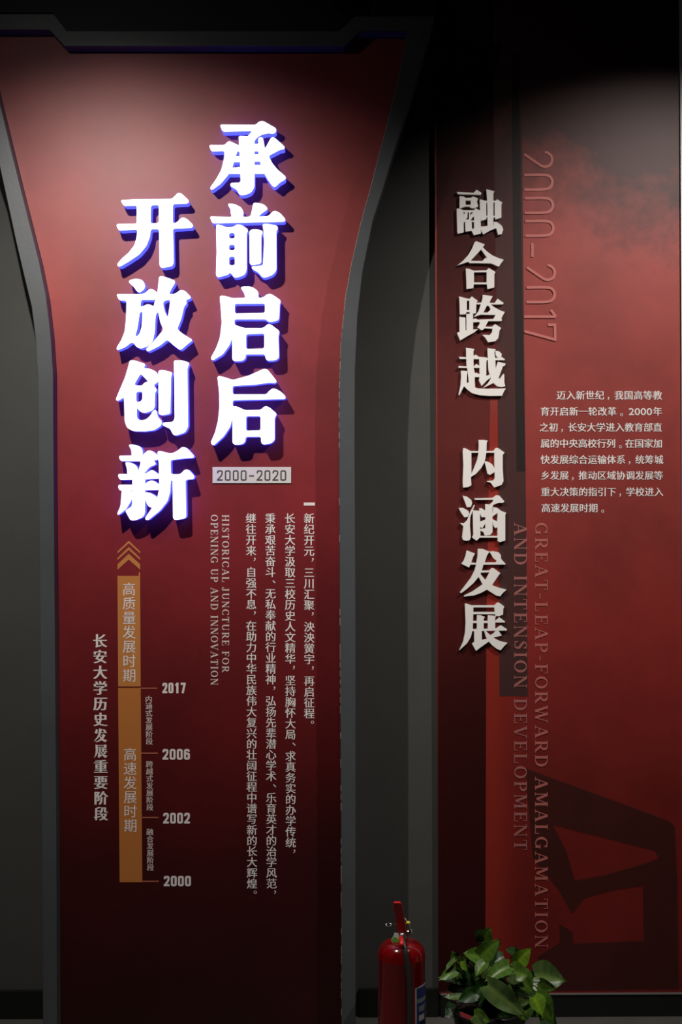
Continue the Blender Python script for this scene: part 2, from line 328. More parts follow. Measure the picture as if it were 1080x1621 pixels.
PLAIN = {
'融': ((710, 290), [[[(130,135),(395,148),(440,100),(515,150),(505,180),(400,175),(150,170)]],
   [[(175,200),(240,205),(265,228),(355,225),(380,205),(460,235),(445,290),(465,360),(400,390),(345,378),(335,362),(270,360),(175,390)], rc(268,268,350,337)],
   [[(130,395),(180,395),(235,420),(395,420),(425,388),(500,430),(508,780),(400,808),(360,740),(268,752),(262,600),(240,600),(238,765),(150,785),(140,760)], [(298,455),(322,455),(322,560),(262,568),(298,535)], [(385,520),(400,520),(402,578),(345,578)], [(232,452),(265,452),(242,485)], [(345,452),(392,452),(335,500)], [(362,600),(400,600),(402,700),(370,712)]],
   [[(490,250),(590,275),(590,560),(510,585),(495,500)]], [[(592,95),(718,125),(700,160),(700,670),(612,672),(605,290)]],
   [[(720,285),(760,250),(840,300),(825,335),(825,535),(735,560),(722,530)]], [rc(585,272,728,300)], [rc(585,505,728,530)],
   [[(500,675),(700,655),(762,650),(762,690),(640,740),(545,795),(515,745)]], [[(705,600),(760,605),(830,660),(855,720),(830,790),(775,802),(745,700),(708,655)]]]),
'合': ((710, 375), [[[(430,65),(565,115),(535,160),(600,225),(680,285),(770,325),(862,355),(830,395),(785,462),(730,440),(665,410),(330,405),(310,385),(140,445),(230,370),(310,280),(370,180),(405,90)], [(510,195),(605,325),(570,330),(530,375),(345,372)]],
   [[(272,490),(320,495),(395,525),(590,520),(630,485),(732,545),(715,580),(715,785),(610,810),(600,735),(395,735),(390,795),(285,808),(280,650)], rc(398,548,597,708)]]),
'跨': ((710, 455), [[[(168,140),(325,180),(365,140),(455,205),(435,250),(430,395),(340,420),(330,380),(285,380),(270,415),(180,420),(175,250)], rc(288,205,328,352)],
   [[(172,455),(265,468),(268,665),(282,665),(282,410),(385,415),(385,655),(460,650),(400,700),(290,760),(185,825),(135,705),(175,690)]],
   [[(388,490),(425,482),(490,515),(490,535),(385,540)]],
   [[(535,115),(690,135),(660,190),(640,240),(720,240),(765,175),(860,240),(850,262),(690,262),(660,268),(720,310),(800,355),(878,382),(850,430),(825,480),(835,515),(820,522),(625,522),(600,560),(575,610),(680,610),(725,568),(820,630),(795,670),(775,790),(730,835),(620,852),(575,780),(530,735),(640,740),(680,700),(685,640),(565,632),(545,655),(510,662),(452,620),(490,560),(475,500),(700,490),(735,425),(505,420),(400,455),(470,370),(505,262),(440,262),(430,240),(515,235),(535,150)], [(600,280),(635,290),(660,340),(610,390),(545,390)]]]),
'越': ((710, 545), [[[(275,55),(405,72),(390,110),(392,350),(410,440),(412,700),(330,690),(300,400),(285,350)]],
   [[(165,195),(280,200),(385,185),(425,160),(490,205),(485,230),(180,228)]], [[(160,335),(300,345),(400,340),(435,305),(500,345),(490,365),(160,365)]],
   [[(405,450),(435,440),(500,475),(485,508),(405,510)]], [[(195,410),(300,415),(290,500),(285,600),(240,660),(170,795),(160,780),(190,640),(200,500)]],
   [[(235,640),(290,600),(410,560),(415,670),(460,685),(600,690),(895,685),(865,730),(835,800),(640,802),(480,790),(370,760),(290,700)]],
   [[(480,195),(600,205),(590,300),(590,490),(640,470),(655,520),(600,560),(520,645),(475,560),(490,500)]],
   [[(610,62),(735,75),(715,130),(730,215),(840,200),(880,235),(870,245),(730,245),(735,380),(770,270),(890,300),(880,330),(850,340),(780,525),(800,535),(855,460),(870,470),(870,590),(885,650),(830,665),(760,650),(700,600),(640,630),(540,678),(620,600),(660,530),(625,400),(615,245),(590,240),(600,215),(615,215)]],
   [[(730,100),(790,110),(830,150),(820,215),(760,200),(735,160)]]]),
'内': ((710, 690), [[[(232,190),(260,190),(350,235),(470,238),(475,150),(470,65),(540,62),(612,75),(595,110),(592,235),(700,235),(740,185),(775,190),(875,260),(845,295),(845,500),(858,700),(830,760),(715,802),(690,770),(655,725),(600,712),(610,700),(700,692),(722,660),(715,262),(590,262),(575,350),(556,420),(510,500),(430,590),(350,640),(358,765),(310,795),(230,803),(225,700),(235,450),(225,240)], [(358,262),(470,262),(450,370),(400,500),(358,590)]],
   [[(560,395),(615,400),(680,440),(722,510),(722,560),(650,605),(610,590),(590,500)]]]),
'涵': ((710, 775), [[[(222,95),(290,110),(355,160),(372,210),(350,268),(290,275),(262,200)]], [[(160,285),(230,285),(310,330),(325,380),(300,425),(250,432),(200,360)]],
   [[(180,520),(245,525),(290,480),(350,330),(400,235),(412,240),(340,430),(335,560),(350,740),(330,785),(280,795),(230,785),(215,740),(235,570)]],
   [[(400,135),(440,135),(690,128),(745,88),(790,90),(872,185),(850,205),(780,205),(690,240),(640,235),(690,190),(700,158),(420,160)]],
   [[(575,225),(695,240),(685,300),(688,660),(650,705),(570,715),(545,660),(500,640),(500,612),(575,600),(578,400)]],
   [[(380,320),(490,330),(500,735),(440,795),(370,745),(390,700)]], [[(768,330),(805,325),(900,360),(885,390),(885,790),(800,818),(768,800),(762,480)]],
   [rc(490,720,775,747)], [[(480,290),(520,290),(580,330),(578,430),(520,430),(490,370)]], [[(495,500),(580,465),(580,520),(530,600),(495,580)]],
   [[(700,270),(760,285),(820,330),(740,380),(680,425)]], [[(680,455),(765,500),(775,580),(730,600),(700,560)]]]),
'发': ((710, 860), [[[(285,110),(415,160),(385,210),(355,300),(435,308),(455,200),(460,85),(540,90),(640,130),(600,190),(565,300),(745,298),(870,298),(890,320),(885,330),(545,332),(520,425),(640,425),(675,385),(710,390),(808,465),(780,500),(740,560),(680,650),(780,690),(905,722),(850,770),(805,825),(740,810),(600,720),(510,770),(400,810),(245,828),(245,815),(380,750),(480,680),(535,640),(470,520),(400,610),(300,700),(200,775),(180,765),(260,660),(350,540),(410,420),(432,330),(345,332),(320,375),(205,320),(240,270),(270,190)], [(500,478),(508,455),(638,452),(580,575)]],
   [[(640,132),(700,125),(780,140),(815,180),(820,240),(875,305),(740,305),(750,270),(700,230),(665,170)]]]),
'展': ((710, 945), [[[(258,105),(290,108),(388,138),(388,240),(380,500),(350,620),(290,720),(170,830),(230,700),(260,560),(270,400)]],
   [rc(380,132,725,162)], [[(712,140),(765,88),(800,95),(872,150),(855,180),(850,275),(780,300),(730,290)]], [rc(383,236,735,267)],
   [[(445,285),(500,285),(568,310),(550,340),(550,510),(520,530),(520,672),(620,650),(635,690),(520,770),(430,838),(370,730),(405,700),(400,520),(445,500)]],
   [[(615,285),(740,295),(728,330),(728,512),(615,512)]], [rc(383,375,618,405)], [[(368,502),(740,495),(820,440),(915,505),(905,522),(368,530)]],
   [[(722,397),(735,370),(795,315),(885,385),(875,397)]],
   [[(555,520),(585,530),(650,590),(730,650),(820,695),(918,715),(870,760),(815,828),(760,810),(680,750),(620,680),(585,620)]],
   [[(740,520),(780,525),(832,600),(700,630),(660,655),(625,620),(700,570)]]]),
}
def glyph_pieces(d, ch, scale, rounding):
    (ox, oy), pcs = d[ch]
    return [[[(ox+x/scale, oy+y/scale) for x, y in (chaikin(lp, .25, 1, rounding) if rounding else lp)] for lp in pc] for pc in pcs]
LIT_LABEL = {
 '承': 'glowing white character 承 with blue edges, highest one, top of the right lit column',
 '前': 'glowing white character 前 with blue edges, second in the right lit column',
 '启': 'glowing white character 启 with blue edges, third in the right lit column',
 '后': 'glowing white character 后 with blue edges, right above the pale 2000-2020 plate',
 '开': 'glowing white character 开 with blue edges, top of the left lit column',
 '放': 'glowing white character 放 with blue edges, second in the left lit column',
 '创': 'glowing white character 创 with blue edges, third in the left lit column',
 '新': 'glowing white character 新 with blue edges, right above the orange timeline arrows'}
T = .046
for ch in LIT:
    pcs = glyph_pieces(LIT, ch, 6.75, 14)
    xs = [p[0] for pc in pcs for lp_ in pc for p in lp_]; ys = [p[1] for pc in pcs for lp_ in pc for p in lp_]
    YB = YP-T
    base = P((min(xs)+max(xs))/2, max(ys), YB); base.y = YP-.0008
    root = empty('illuminated_character', base, label=LIT_LABEL[ch], cat='sign letter', group='illuminated characters on the left panel')
    f = MB(); s_ = MB()
    for k, pc in enumerate(pcs):
        f.slab(pc, YB+.00002*k, YB+.004)
        s_.slab(pc, YB+.0041, YP-.0008, front=False, back=False)
    # map side outline to the same world outline as the face (slab projects at its own plane)
    s2 = MB()
    for k, pc in enumerate(pcs):
        L0 = [[P(x, y, YB) for x, y in l] for l in pc]
        for l in L0:
            n = len(l); V = [Vector((v.x, YB+.0041, v.z)) for v in l]+[Vector((v.x, YP-.0008, v.z)) for v in l]
            s2.add(V, [(i, (i+1) % n, n+(i+1) % n, n+i) for i in range(n)])
    f.build('letter_face', M['lit_face'], root); s2.build('letter_side', M['lit_side'], root)
PL_LABEL = {
 '融': 'matt white raised character 融, topmost of the unlit column', '合': 'matt white raised character 合, second from the top of the unlit column',
 '跨': 'matt white raised character 跨, third from the top of the unlit column', '越': 'matt white raised character 越, fourth of the unlit column, just above its gap',
 '内': 'matt white raised character 内, just below the gap in the unlit column', '涵': 'matt white raised character 涵, with water dots, below 内 in the unlit column',
 '发': 'matt white raised character 发, second from the bottom of the unlit column', '展': 'matt white raised character 展, lowest of the unlit column'}
TR = .012
for ch in PLAIN:
    mb = MB()
    for k, pc in enumerate(glyph_pieces(PLAIN, ch, 9.818, 0)):
        mb.slab(pc, YR-TR+.00003*k, YR-.0005)
    o = mb.build('raised_character', M['white_letter']); tag(o, PL_LABEL[ch], 'sign letter', 'white raised characters on the right panel')

# ---------------------------------------------------------------- printed text
_cache = {}
def font_glyph(ch, off):
    k = (ch, off)
    if k not in _cache:
        c = bpy.data.curves.new('t', 'FONT'); c.body = ch; c.size = 1; c.offset = off; c.fill_mode = 'FRONT'; c.resolution_u = 3
        o = bpy.data.objects.new('t', c); COL.objects.link(o)
        dg = bpy.context.evaluated_depsgraph_get(); me = o.evaluated_get(dg).to_mesh()
        V = [(v.co.x, v.co.y) for v in me.vertices]; Fc = [tuple(p.vertices) for p in me.polygons]
        o.evaluated_get(dg).to_mesh_clear()
        bpy.data.objects.remove(o); bpy.data.curves.remove(c)
        _cache[k] = (V, Fc)
    return _cache[k]
def bbox(V): return min(v[0] for v in V), min(v[1] for v in V), max(v[0] for v in V), max(v[1] for v in V)
REF = bbox(font_glyph('国', 0)[0]); EM = (REF[2]-REF[0])/.85; RCX = (REF[0]+REF[2])/2; RCY = (REF[1]+REF[3])/2
def put(mb, V, Fc, fn, Y): mb.add([P(*fn(x, y), Y) for x, y in V], Fc)
def cjk(mb, ch, cx, cy, size, Y, off=0, sx=1.0, heavy=0, pos=None):
    V, Fc = font_glyph(ch, 0); heavy = heavy or off*20; k = size/EM
    if pos:                      # punctuation: centre its own box on pos
        b = bbox(V); mx, my = (b[0]+b[2])/2, (b[1]+b[3])/2
        put(mb, V, Fc, lambda x, y: (pos[0]+(x-mx)*k, pos[1]-(y-my)*k), Y); return
    shifts = [0] if not heavy else [-heavy, 0, heavy]
    for i, s in enumerate(shifts):
        put(mb, V, Fc, lambda x, y: (cx+(x-RCX)*k*sx+s, cy-(y-RCY)*k), Y-.00003*i)
def fit(mb, text, x0, y0, x1, y1, Y, off=.0):
    V, Fc = font_glyph(text, off); b = bbox(V)
    put(mb, V, Fc, lambda x, y: (x0+(x-b[0])/(b[2]-b[0])*(x1-x0), y1-(y-b[1])/(b[3]-b[1])*(y1-y0)), Y)

def smooth_path(pts, it=2):
    for _ in range(it):
        o = [pts[0]]
        for a, b in zip(pts[:-1], pts[1:]):
            o += [(a[0]*.75+b[0]*.25, a[1]*.75+b[1]*.25), (a[0]*.25+b[0]*.75, a[1]*.25+b[1]*.75)]
        pts = o+[pts[-1]]
    return pts
DIG = {  # condensed signage figures in a unit box, y down
 '0': [[(.5, 0), (0, 0), (0, .3), (0, .7), (0, 1), (.5, 1), (1, 1), (1, .7), (1, .3), (1, 0), (.5, 0)]],
 '2': [[(.02, .27), (.02, 0), (.5, 0), (1, 0), (1, .30), (.88, .50), (0, 1)], 'L', [(0, 1), (1, 1)]],
 '6': [[(.95, .2), (.92, 0), (.5, 0), (0, 0), (0, .35), (0, .75)], [(.5, .42), (0, .42), (0, .68), (0, 1), (.5, 1), (1, 1), (1, .71), (1, .42), (.5, .42)]],
 '1': ['L', [(.25, .12), (.62, 0)], 'L', [(.62, -.0), (.62, 1)]],
 '7': ['L', [(0, 0), (1, 0)], 'L', [(1, 0), (.40, 1)]],
 '-': ['L', [(.1, .55), (.9, .55)]]}
def digits(mb, tx, x0, y0, x1, y1, Y, th, adv=.34):
    n = len(tx); w_ = (x1-x0)/(n+(n-1)*adv); h = th/2; q = 0
    for i, c in enumerate(tx):
        ax = x0+i*w_*(1+adv)+h; ay = y0+h; lin = False
        for it in DIG[c]:
            if it == 'L': lin = True; continue
            pp = [(ax+u*(w_-th), ay+v*(y1-y0-th)) for u, v in it]
            if lin: 
                (a, b), (c_, d) = pp; l = math.hypot(c_-a, d-b); ex = (c_-a)/l*h, (d-b)/l*h
                pp = [(a-ex[0], b-ex[1]), (c_+ex[0], d+ex[1])]
            else: pp = smooth_path(pp)
            for pg in stroke(pp, th): mb.add([P(x, y, Y-.00001*q) for x, y in pg], [(0, 1, 2, 3)])
            lin = False; q += 1
def stroke(pts, ws):
    n = len(pts); L_ = []; R_ = []
    closed = abs(pts[0][0]-pts[-1][0])+abs(pts[0][1]-pts[-1][1]) < 1e-6
    for i, p in enumerate(pts):
        a = pts[i-1] if i else (pts[-2] if closed else pts[0]); b = pts[i+1] if i < n-1 else (pts[1] if closed else pts[-1])
        dx, dy = b[0]-a[0], b[1]-a[1]; l = math.hypot(dx, dy) or 1
        w_ = ws[i] if isinstance(ws, (list, tuple)) else ws
        L_.append((p[0]-dy/l*w_/2, p[1]+dx/l*w_/2)); R_.append((p[0]+dy/l*w_/2, p[1]-dx/l*w_/2))
    return [[L_[i], L_[i+1], R_[i+1], R_[i]] for i in range(n-1)]
YT = YP-.0010; YTR = YR-.0016
cols = [('新纪开元，三川汇聚，泱泱黉宇，再启征程。', 489.5, 490.0), ('长安大学汲取三校历史人文精华，坚持胸怀大局、求真务实的办学传统，', 459.2, 460.7),
        ('秉承艰苦奋斗、无私奉献的行业精神，弘扬先辈潜心学术、乐育英才的治学风范，', 428.0, 430.0), ('继往开来，自强不息，在助力中华民族伟大复兴的壮阔征程中谱写新的长大辉煌。', 397.5, 399.2)]
pitch = [17.15, 17.1, 17.0, 17.0]
for (tx, xa, xb), pt in zip(cols, pitch):
    mb = MB()
    for i, ch in enumerate(tx):
        cy = 821+i*pt; cx = xa+(xb-xa)*i/35
        if ch == '，': cjk(mb, ch, 0, 0, 16, YT, pos=(cx+5.5, cy-3.5))
        elif ch == '。': cjk(mb, ch, 0, 0, 16, YT, pos=(cx+5, cy-3.5))
        elif ch == '、': cjk(mb, ch, 0, 0, 17, YT, pos=(cx+5.5, cy-2))
        else: cjk(mb, ch, cx, cy, 16.8, YT, .013)
    mb.build('text_column', M['white_print'], lp)
MB().slab([rc(481, 795.6, 498.7, 800.3)], YT, YT+.0004).build('text_dash', M['white_print'], lp)
pl = MB().slab([rc(336.6, 739.3, 461, 764.8)], YP-.003, YP-.0003).build('date_plate', M['plate'], lp)
pl['label'] = 'pale strip reading 2000-2020'
mb = MB(); digits(mb, '2000-2020', 343.5, 744.4, 453.2, 760.8, YP-.0035, 2.1, .36)
mb.build('date_text', M['grey_ink'], pl)
# timeline
def bar(x0, y0, x1, y1, m, sl=.008):
    return MB().slab([[(x0, y0), (x1, y0), (x1+sl*(y1-y0), y1), (x0+sl*(y1-y0), y1)]], YT, YT+.0004).build('timeline_bar', m, lp)
b1 = MB().slab([[(186, 911.7), (219.6, 911.7), (219.6, 906), (221.8, 906), (222.7, 1086.8), (187.2, 1086.8)]], YT, YT+.0004).build('timeline_bar', M['orange'], lp)
b1['label'] = 'lighter orange upper bar'
bar(187, 1089, 222.8, 1396.7, M['orange2'])
for pts in ([(428,35),(532,133),(532,152),(428,58),(325,152),(325,133)], [(428,93),(532,193),(532,212),(428,119),(325,212),(325,193)], [(428,155),(532,250),(532,300),(428,208),(325,300),(325,250)]):
    MB().slab([[(130+x/5.789, 850+y/5.789) for x, y in pts]], YT, YT+.0004).build('arrow_chevron', M['orange'], lp)
for x, y in ((222.5, 1089.6), (223.5, 1192.4), (224.5, 1294.2), (225, 1395.3)):
    MB().slab([rc(x, y-.9, x+26.3, y+.9)], YT-.0002, YT+.0004).build('timeline_tick', M['tick'], lp)
for t, x0, y0, x1, y1 in (('2017', 257, 1080.8, 294, 1097.4), ('2006', 257.3, 1185.7, 300.7, 1202.6), ('2002', 258.3, 1286.7, 300.7, 1303.7), ('2000', 259.3, 1386.5, 302.3, 1403)):
    mb = MB(); digits(mb, t, x0, y0, x1, y1, YT, 3.3, .22); o = mb.build('year_text', M['white_print'], lp); o['label'] = 'printed year '+t
def vcol(name, tx, x0, y0, x1, y1, size, Y, m, off=.0, heavy=0, parent=lp):
    mb = MB(); n = len(tx)-1
    for i, ch in enumerate(tx): cjk(mb, ch, x0+(x1-x0)*i/n, y0+(y1-y0)*i/n, size, Y, off, heavy=heavy)
    return mb.build(name, m, parent)
vcol('bar_text', '高质量发展时期', 204.3, 933, 204.8, 1069.6, 21.5, YT-.0006, M['white_print'], .002)
vcol('bar_text', '高速发展时期', 206, 1194.6, 206.6, 1307.3, 21.5, YT-.0006, M['white_print'], .002)
vcol('stage_text', '内涵式发展阶段', 235.4, 1107, 236.5, 1173.8, 11.2, YT, M['pink_print'], .008)
vcol('stage_text', '跨越式发展阶段', 236.6, 1210, 237.4, 1278.2, 11.2, YT, M['pink_print'], .008)
vcol('stage_text', '融合发展阶段', 237.4, 1317.1, 238.3, 1373.4, 11.2, YT, M['pink_print'], .008)
# heavy title column 长安大学历史发展重要阶段
mb = MB()
for i, ch in enumerate('长安大学历史发展重要阶段'):
    cx = 158.4+1.6*i/11; cy = 1015+24.87*i
    if ch in PLAIN:
        (ox, oy), pcs = PLAIN[ch]; k = 22/760.
        for pc in pcs: mb.slab([[(cx+(x-540)*k, cy+(y-460)*k) for x, y in l] for l in pc], YT, YT+.0004)
    else: cjk(mb, ch, cx, cy, 22.5, YT, .004, heavy=.85, sx=.97)
mb.build('title_column', M['white_print'], lp)

# serif capitals, built from strokes: u to the right, v up, cap height 1
def arc(cx, cy, rx, ry, a0, a1, thick=.17, thin=.06, n=18):
    A = [math.radians(a0+(a1-a0)*i/n) for i in range(n+1)]
    return stroke([(cx+rx*math.cos(a), cy+ry*math.sin(a)) for a in A], [thin+(thick-thin)*abs(math.cos(a))**1.3 for a in A])
def R(x0, y0, x1, y1): return [rc(x0, y0, x1, y1)]
def st(x, y0=0, y1=1, w_=.17, b=True, t=True, e=.08):
    q = R(x-w_/2, y0, x+w_/2, y1)
    if b: q += R(x-w_/2-e, y0, x+w_/2+e, y0+.055)
    if t: q += R(x-w_/2-e, y1-.055, x+w_/2+e, y1)
    return q
H_ = .06
def tri(*p): return [list(p)]
def sgl(x, y, dy): return tri((x-.03, y), (x+.03, y), (x+.03, y+dy), (x+.0, y+dy))
SER = {
 'A': (.86, stroke([(.12,.03),(.42,1)], .06)+stroke([(.43,1),(.72,.03)], .17)+R(.22,.30,.62,.36)+R(.0,0,.26,.055)+R(.56,0,.88,.055)),
 'C': (.80, arc(.44,.5,.33,.46,45,315)+R(.66,.68,.72,.98)+R(.66,.02,.71,.26)),
 'D': (.86, st(.2)+R(.2,0,.42,.06)+R(.2,.94,.42,1)+arc(.38,.5,.36,.47,-90,90)),
 'E': (.74, st(.2)+R(.2,.94,.66,1)+R(.2,0,.68,.06)+R(.2,.48,.5,.54)+R(.62,.72,.67,1)+R(.65,0,.70,.30)+R(.48,.38,.52,.64)),
 'F': (.70, st(.2)+R(.2,.94,.66,1)+R(.2,.48,.5,.54)+R(.62,.72,.67,1)+R(.48,.38,.52,.64)),
 'G': (.86, arc(.44,.5,.33,.46,45,325)+R(.66,.68,.72,.98)+R(.60,.03,.76,.42)+R(.52,.38,.84,.43)),
 'H': (.92, st(.2)+st(.72)+R(.2,.47,.72,.53)),
 'I': (.42, st(.21)),
 'J': (.52, st(.3,.15,1,b=False)+arc(.16,.16,.17,.14,0,-150,.15,.07)+R(-.04,.10,.08,.24)),
 'L': (.72, st(.2)+R(.2,0,.66,.06)+R(.62,0,.67,.32)),
 'M': (1.04, st(.16,w_=.06)+st(.84)+stroke([(.2,1),(.5,.12)], .17)+stroke([(.5,.12),(.8,1)], .06)+R(.04,.945,.3,1)),
 'N': (.90, st(.16,w_=.06)+st(.74,w_=.06)+stroke([(.18,.97),(.72,.03)], .17)+R(.02,.945,.28,1)),
 'O': (.88, arc(.44,.5,.33,.46,0,360,n=28)),
 'P': (.74, st(.2)+R(.2,.94,.42,1)+R(.2,.44,.42,.50)+arc(.38,.72,.25,.25,-90,90)),
 'R': (.84, st(.2)+R(.2,.94,.42,1)+R(.2,.44,.42,.50)+arc(.38,.72,.24,.25,-90,90)+stroke([(.42,.47),(.72,.03)], .16)+R(.66,0,.86,.055)),
 'S': (.64, stroke([(.52,.78),(.46,.92),(.32,.97),(.17,.90),(.13,.76),(.22,.62),(.36,.52),(.49,.40),(.52,.24),(.44,.08),(.28,.03),(.14,.10),(.08,.26)], [.05,.07,.06,.1,.15,.17,.18,.17,.15,.1,.06,.07,.05])+R(.50,.70,.55,.98)+R(.06,.02,.11,.30)),
 'T': (.78, st(.39,t=False)+R(.06,.94,.72,1)+R(.05,.70,.10,1)+R(.68,.70,.73,1)),
 'U': (.88, st(.2,.3,1,b=False)+st(.70,.3,1,w_=.06,b=False)+arc(.45,.32,.25,.29,180,360,.16,.08)),
 'V': (.84, stroke([(.14,.97),(.44,.0)], .17)+stroke([(.44,0),(.72,.97)], .06)+R(.0,.945,.3,1)+R(.6,.945,.86,1)),
 'W': (1.2, stroke([(.12,.97),(.38,0)], .16)+stroke([(.38,0),(.58,.97)], .06)+stroke([(.56,.97),(.82,0)], .16)+stroke([(.82,0),(1.06,.97)], .06)+R(0,.945,.26,1)+R(.44,.945,.7,1)+R(.94,.945,1.18,1)),
 '-': (.46, R(.06,.36,.40,.43)), ' ': (.40, []),
}
def serif_down(name, tx, xl, xr_, y0, y1, Y, m, parent):
    """capitals set sideways, tops to the right, reading down the panel"""
    gap = .13; tot = sum(SER[c][0]+gap for c in tx)-gap; ku = (y1-y0)/tot; kv = xr_-xl; u = 0; mb = MB(); q = 0
    for c in tx:
        wd, polys = SER[c]
        for k, pg in enumerate(polys):
            mb.add([P(xl+v*kv, y0+(u+x)*ku, Y-.00001*k) for x, v in pg], [tuple(range(len(pg)))])
        u += wd+gap
    # merge the overlapping strokes of each letter optically: one opaque ink layer
    return mb.build(name, m, parent)
serif_down('english_text', 'HISTORICAL JUNCTURE FOR', 351.7, 362.8, 814.5, 1064.5, YT, M['pink_print'], lp)
serif_down('english_text', 'OPENING UP AND INNOVATION', 333.8, 345.2, 814.5, 1085, YT, M['pink_print'], lp)
M['faded_red'] = mat('faded_rose_print', (.42, .12, .10), .55, .35)
M['faded_red2'] = mat('dusty_rose_print', (.33, .11, .10), .55, .35)
serif_down('english_text', 'GREAT-LEAP-FORWARD AMALGAMATION', 847.3, 867.3, 827, 1501, YTR, M['faded_red'], rp)
serif_down('english_text', 'AND INTENSION DEVELOPMENT', 814.2, 834.5, 827, 1347, YTR, M['faded_red2'], rp)
rows = [(' 迈入新世纪，我国高等教', 873.2, 1041.2, 626), ('育开启新一轮改革。', 863, 984.2, 651.5), ('之初，长安大学进入教育部直', 861.5, 1041.3, 676.7), ('属的中央高校行列。在国家加', 863.4, 1041.8, 702.2),
        ('快发展综合运输体系，统筹城', 863.4, 1043.2, 727.8), ('乡发展，推动区域协调发展等', 863.6, 1042.8, 752.9), ('重大决策的指引下，学校进入', 863.8, 1043.2, 778.9), ('高速发展时期。', 864.5, 954.5, 804.4)]
for tx, xa, xb, yy in rows:
    mb = MB(); n = len(tx)-1
    for i, ch in enumerate(tx):
        cx_ = xa+(xb-xa)*i/n
        if ch == ' ': continue
        if ch in '，。': cjk(mb, ch, 0, 0, 14.5, YTR, pos=(cx_-1.5 if ch == '，' else cx_, yy+5))
        else: cjk(mb, ch, cx_, yy, 14.6, YTR, heavy=.28)
    if '改革' in tx:
        fit(mb, '2000', 995.6, 646, 1032.6, 657.3, YTR, .012); cjk(mb, '年', 1041.2, yy, 14.6, YTR, heavy=.28)
    mb.build('text_line', M['white_print'], rp)
# sideways years 2000-2017 in thin rounded figures
mb = MB()
def yp(pts, sh=0): return [(780+(x+sh)/4.764, 220+y/4.764) for x, y in pts]
def ystroke(pts, sm=True):
    pts = smooth_path(pts) if sm and len(pts) > 3 else pts
    for i, pg in enumerate(stroke(pts, 20)): mb.add([P(x, y, YTR-.00001*len(mb.F)) for x, y in yp(pg)], [(0, 1, 2, 3)])
def two(y, s): ystroke([(395+s, y+10), (428+s, y+22), (450+s, y+50), (448+s, y+92), (425+s, y+118), (385+s, y+124), (350+s, y+105), (240+s, y+28)])
def zero(y, s): ystroke([(238+s, y+15), (405+s, y+12), (438+s, y+28), (455+s, y+65), (440+s, y+105), (405+s, y+125), (238+s, y+125)])
two(87, 0); zero(257, 0); zero(432, 4); zero(605, 8); ystroke([(300, 785), (302, 838), (300, 890)]); two(940, 20); zero(1105, 18)
ystroke([(440, 1288), (478, 1340)]); ystroke([(478, 1340), (238, 1340)]); ystroke([(418, 1402), (480, 1402)]); ystroke([(471, 1395), (473, 1522)]); ystroke([(478, 1515), (240, 1450)])
mb.build('year_text', mat('pale_rose_print', (.50, .16, .14), .55, .35), rp)['label'] = 'large faint sideways 2000-2017'

# printed dark bands and bridge silhouette on the right panel
def X_(px): return wx(px, YR)
ink_a = ink('grey_brown_ink', (.035, .030, .028), .62, [('Z', P(800, 150, YR).z, P(800, 260, YR).z)])
ink_b = ink('dark_ink', (.022, .02, .018), .62)
ink_c = ink('deep_red_ink', (.03, .004, .004), .40)
ink_e = ink('deep_red_ink_lower', (.02, .003, .003), .45, [('Z', P(730, 800, YR).z, P(730, 1180, YR).z)])
ink_f = ink('deep_red_ink_upper', (.02, .003, .003), .40, [('Z', P(730, 620, YR).z, P(730, 380, YR).z)])
ink_d = ink('scarlet_ink', (.36, .03, .018), .55, [('X', X_(832), X_(776)), ('Z', P(800, 600, YR).z, P(800, 700, YR).z)])
def decal(loops, m, layer, name='printed_band'):
    mb = MB()
    for lo in loops: mb.slab(lo, YR-.0004-.0003*layer, YR-.0004, walls=False, back=False)
    return mb.build(name, m, rp)
decal([[[(691, -100), (781, -100), (781, 150), (788, 600), (777, 600), (770, 1000), (768, 1569.5), (694, 1569.5)]]], ink_c, 0)
decal([[[(694, 800), (774, 800), (770, 1000), (768, 1569.5), (694, 1569.5)]]], ink_e, 1)
decal([[[(691, -100), (781, -100), (781, 150), (788, 620), (691.6, 620)]]], ink_f, 1)
decal([[[(776.5, 600), (789, 600), (791, 1103), (836, 1103), (836, 1571), (768.5, 1571), (771, 1000)]]], ink_d, 1)
decal([[[(781, 150), (826, 150), (836, 1102), (791, 1102), (788, 600)]]], ink_a, 1)
decal([[[(810, 82), (821, 82), (826, 400), (832, 746), (818, 746), (813, 400)]]], ink_b, 2)
def br(pts): return [(780+x/3.6, 1180+y/3.6) for x, y in pts]
decal([[br([(190,130),(1005,428),(1040,460),(1052,760),(1062,1385),(885,1392),(862,1110),(856,800),(700,822),(520,872),(455,960),(380,830),(230,640),(200,300)]),
        br([(345,452),(925,600),(945,640),(880,668),(640,738),(470,768),(420,600)])],
       [br([(380,1015),(455,1060),(460,1128),(862,1112),(884,1388),(230,1402),(260,1200),(385,1120)])]], ink('bridge_ink', (.03, .014, .011), .52), 3, 'printed_bridge')

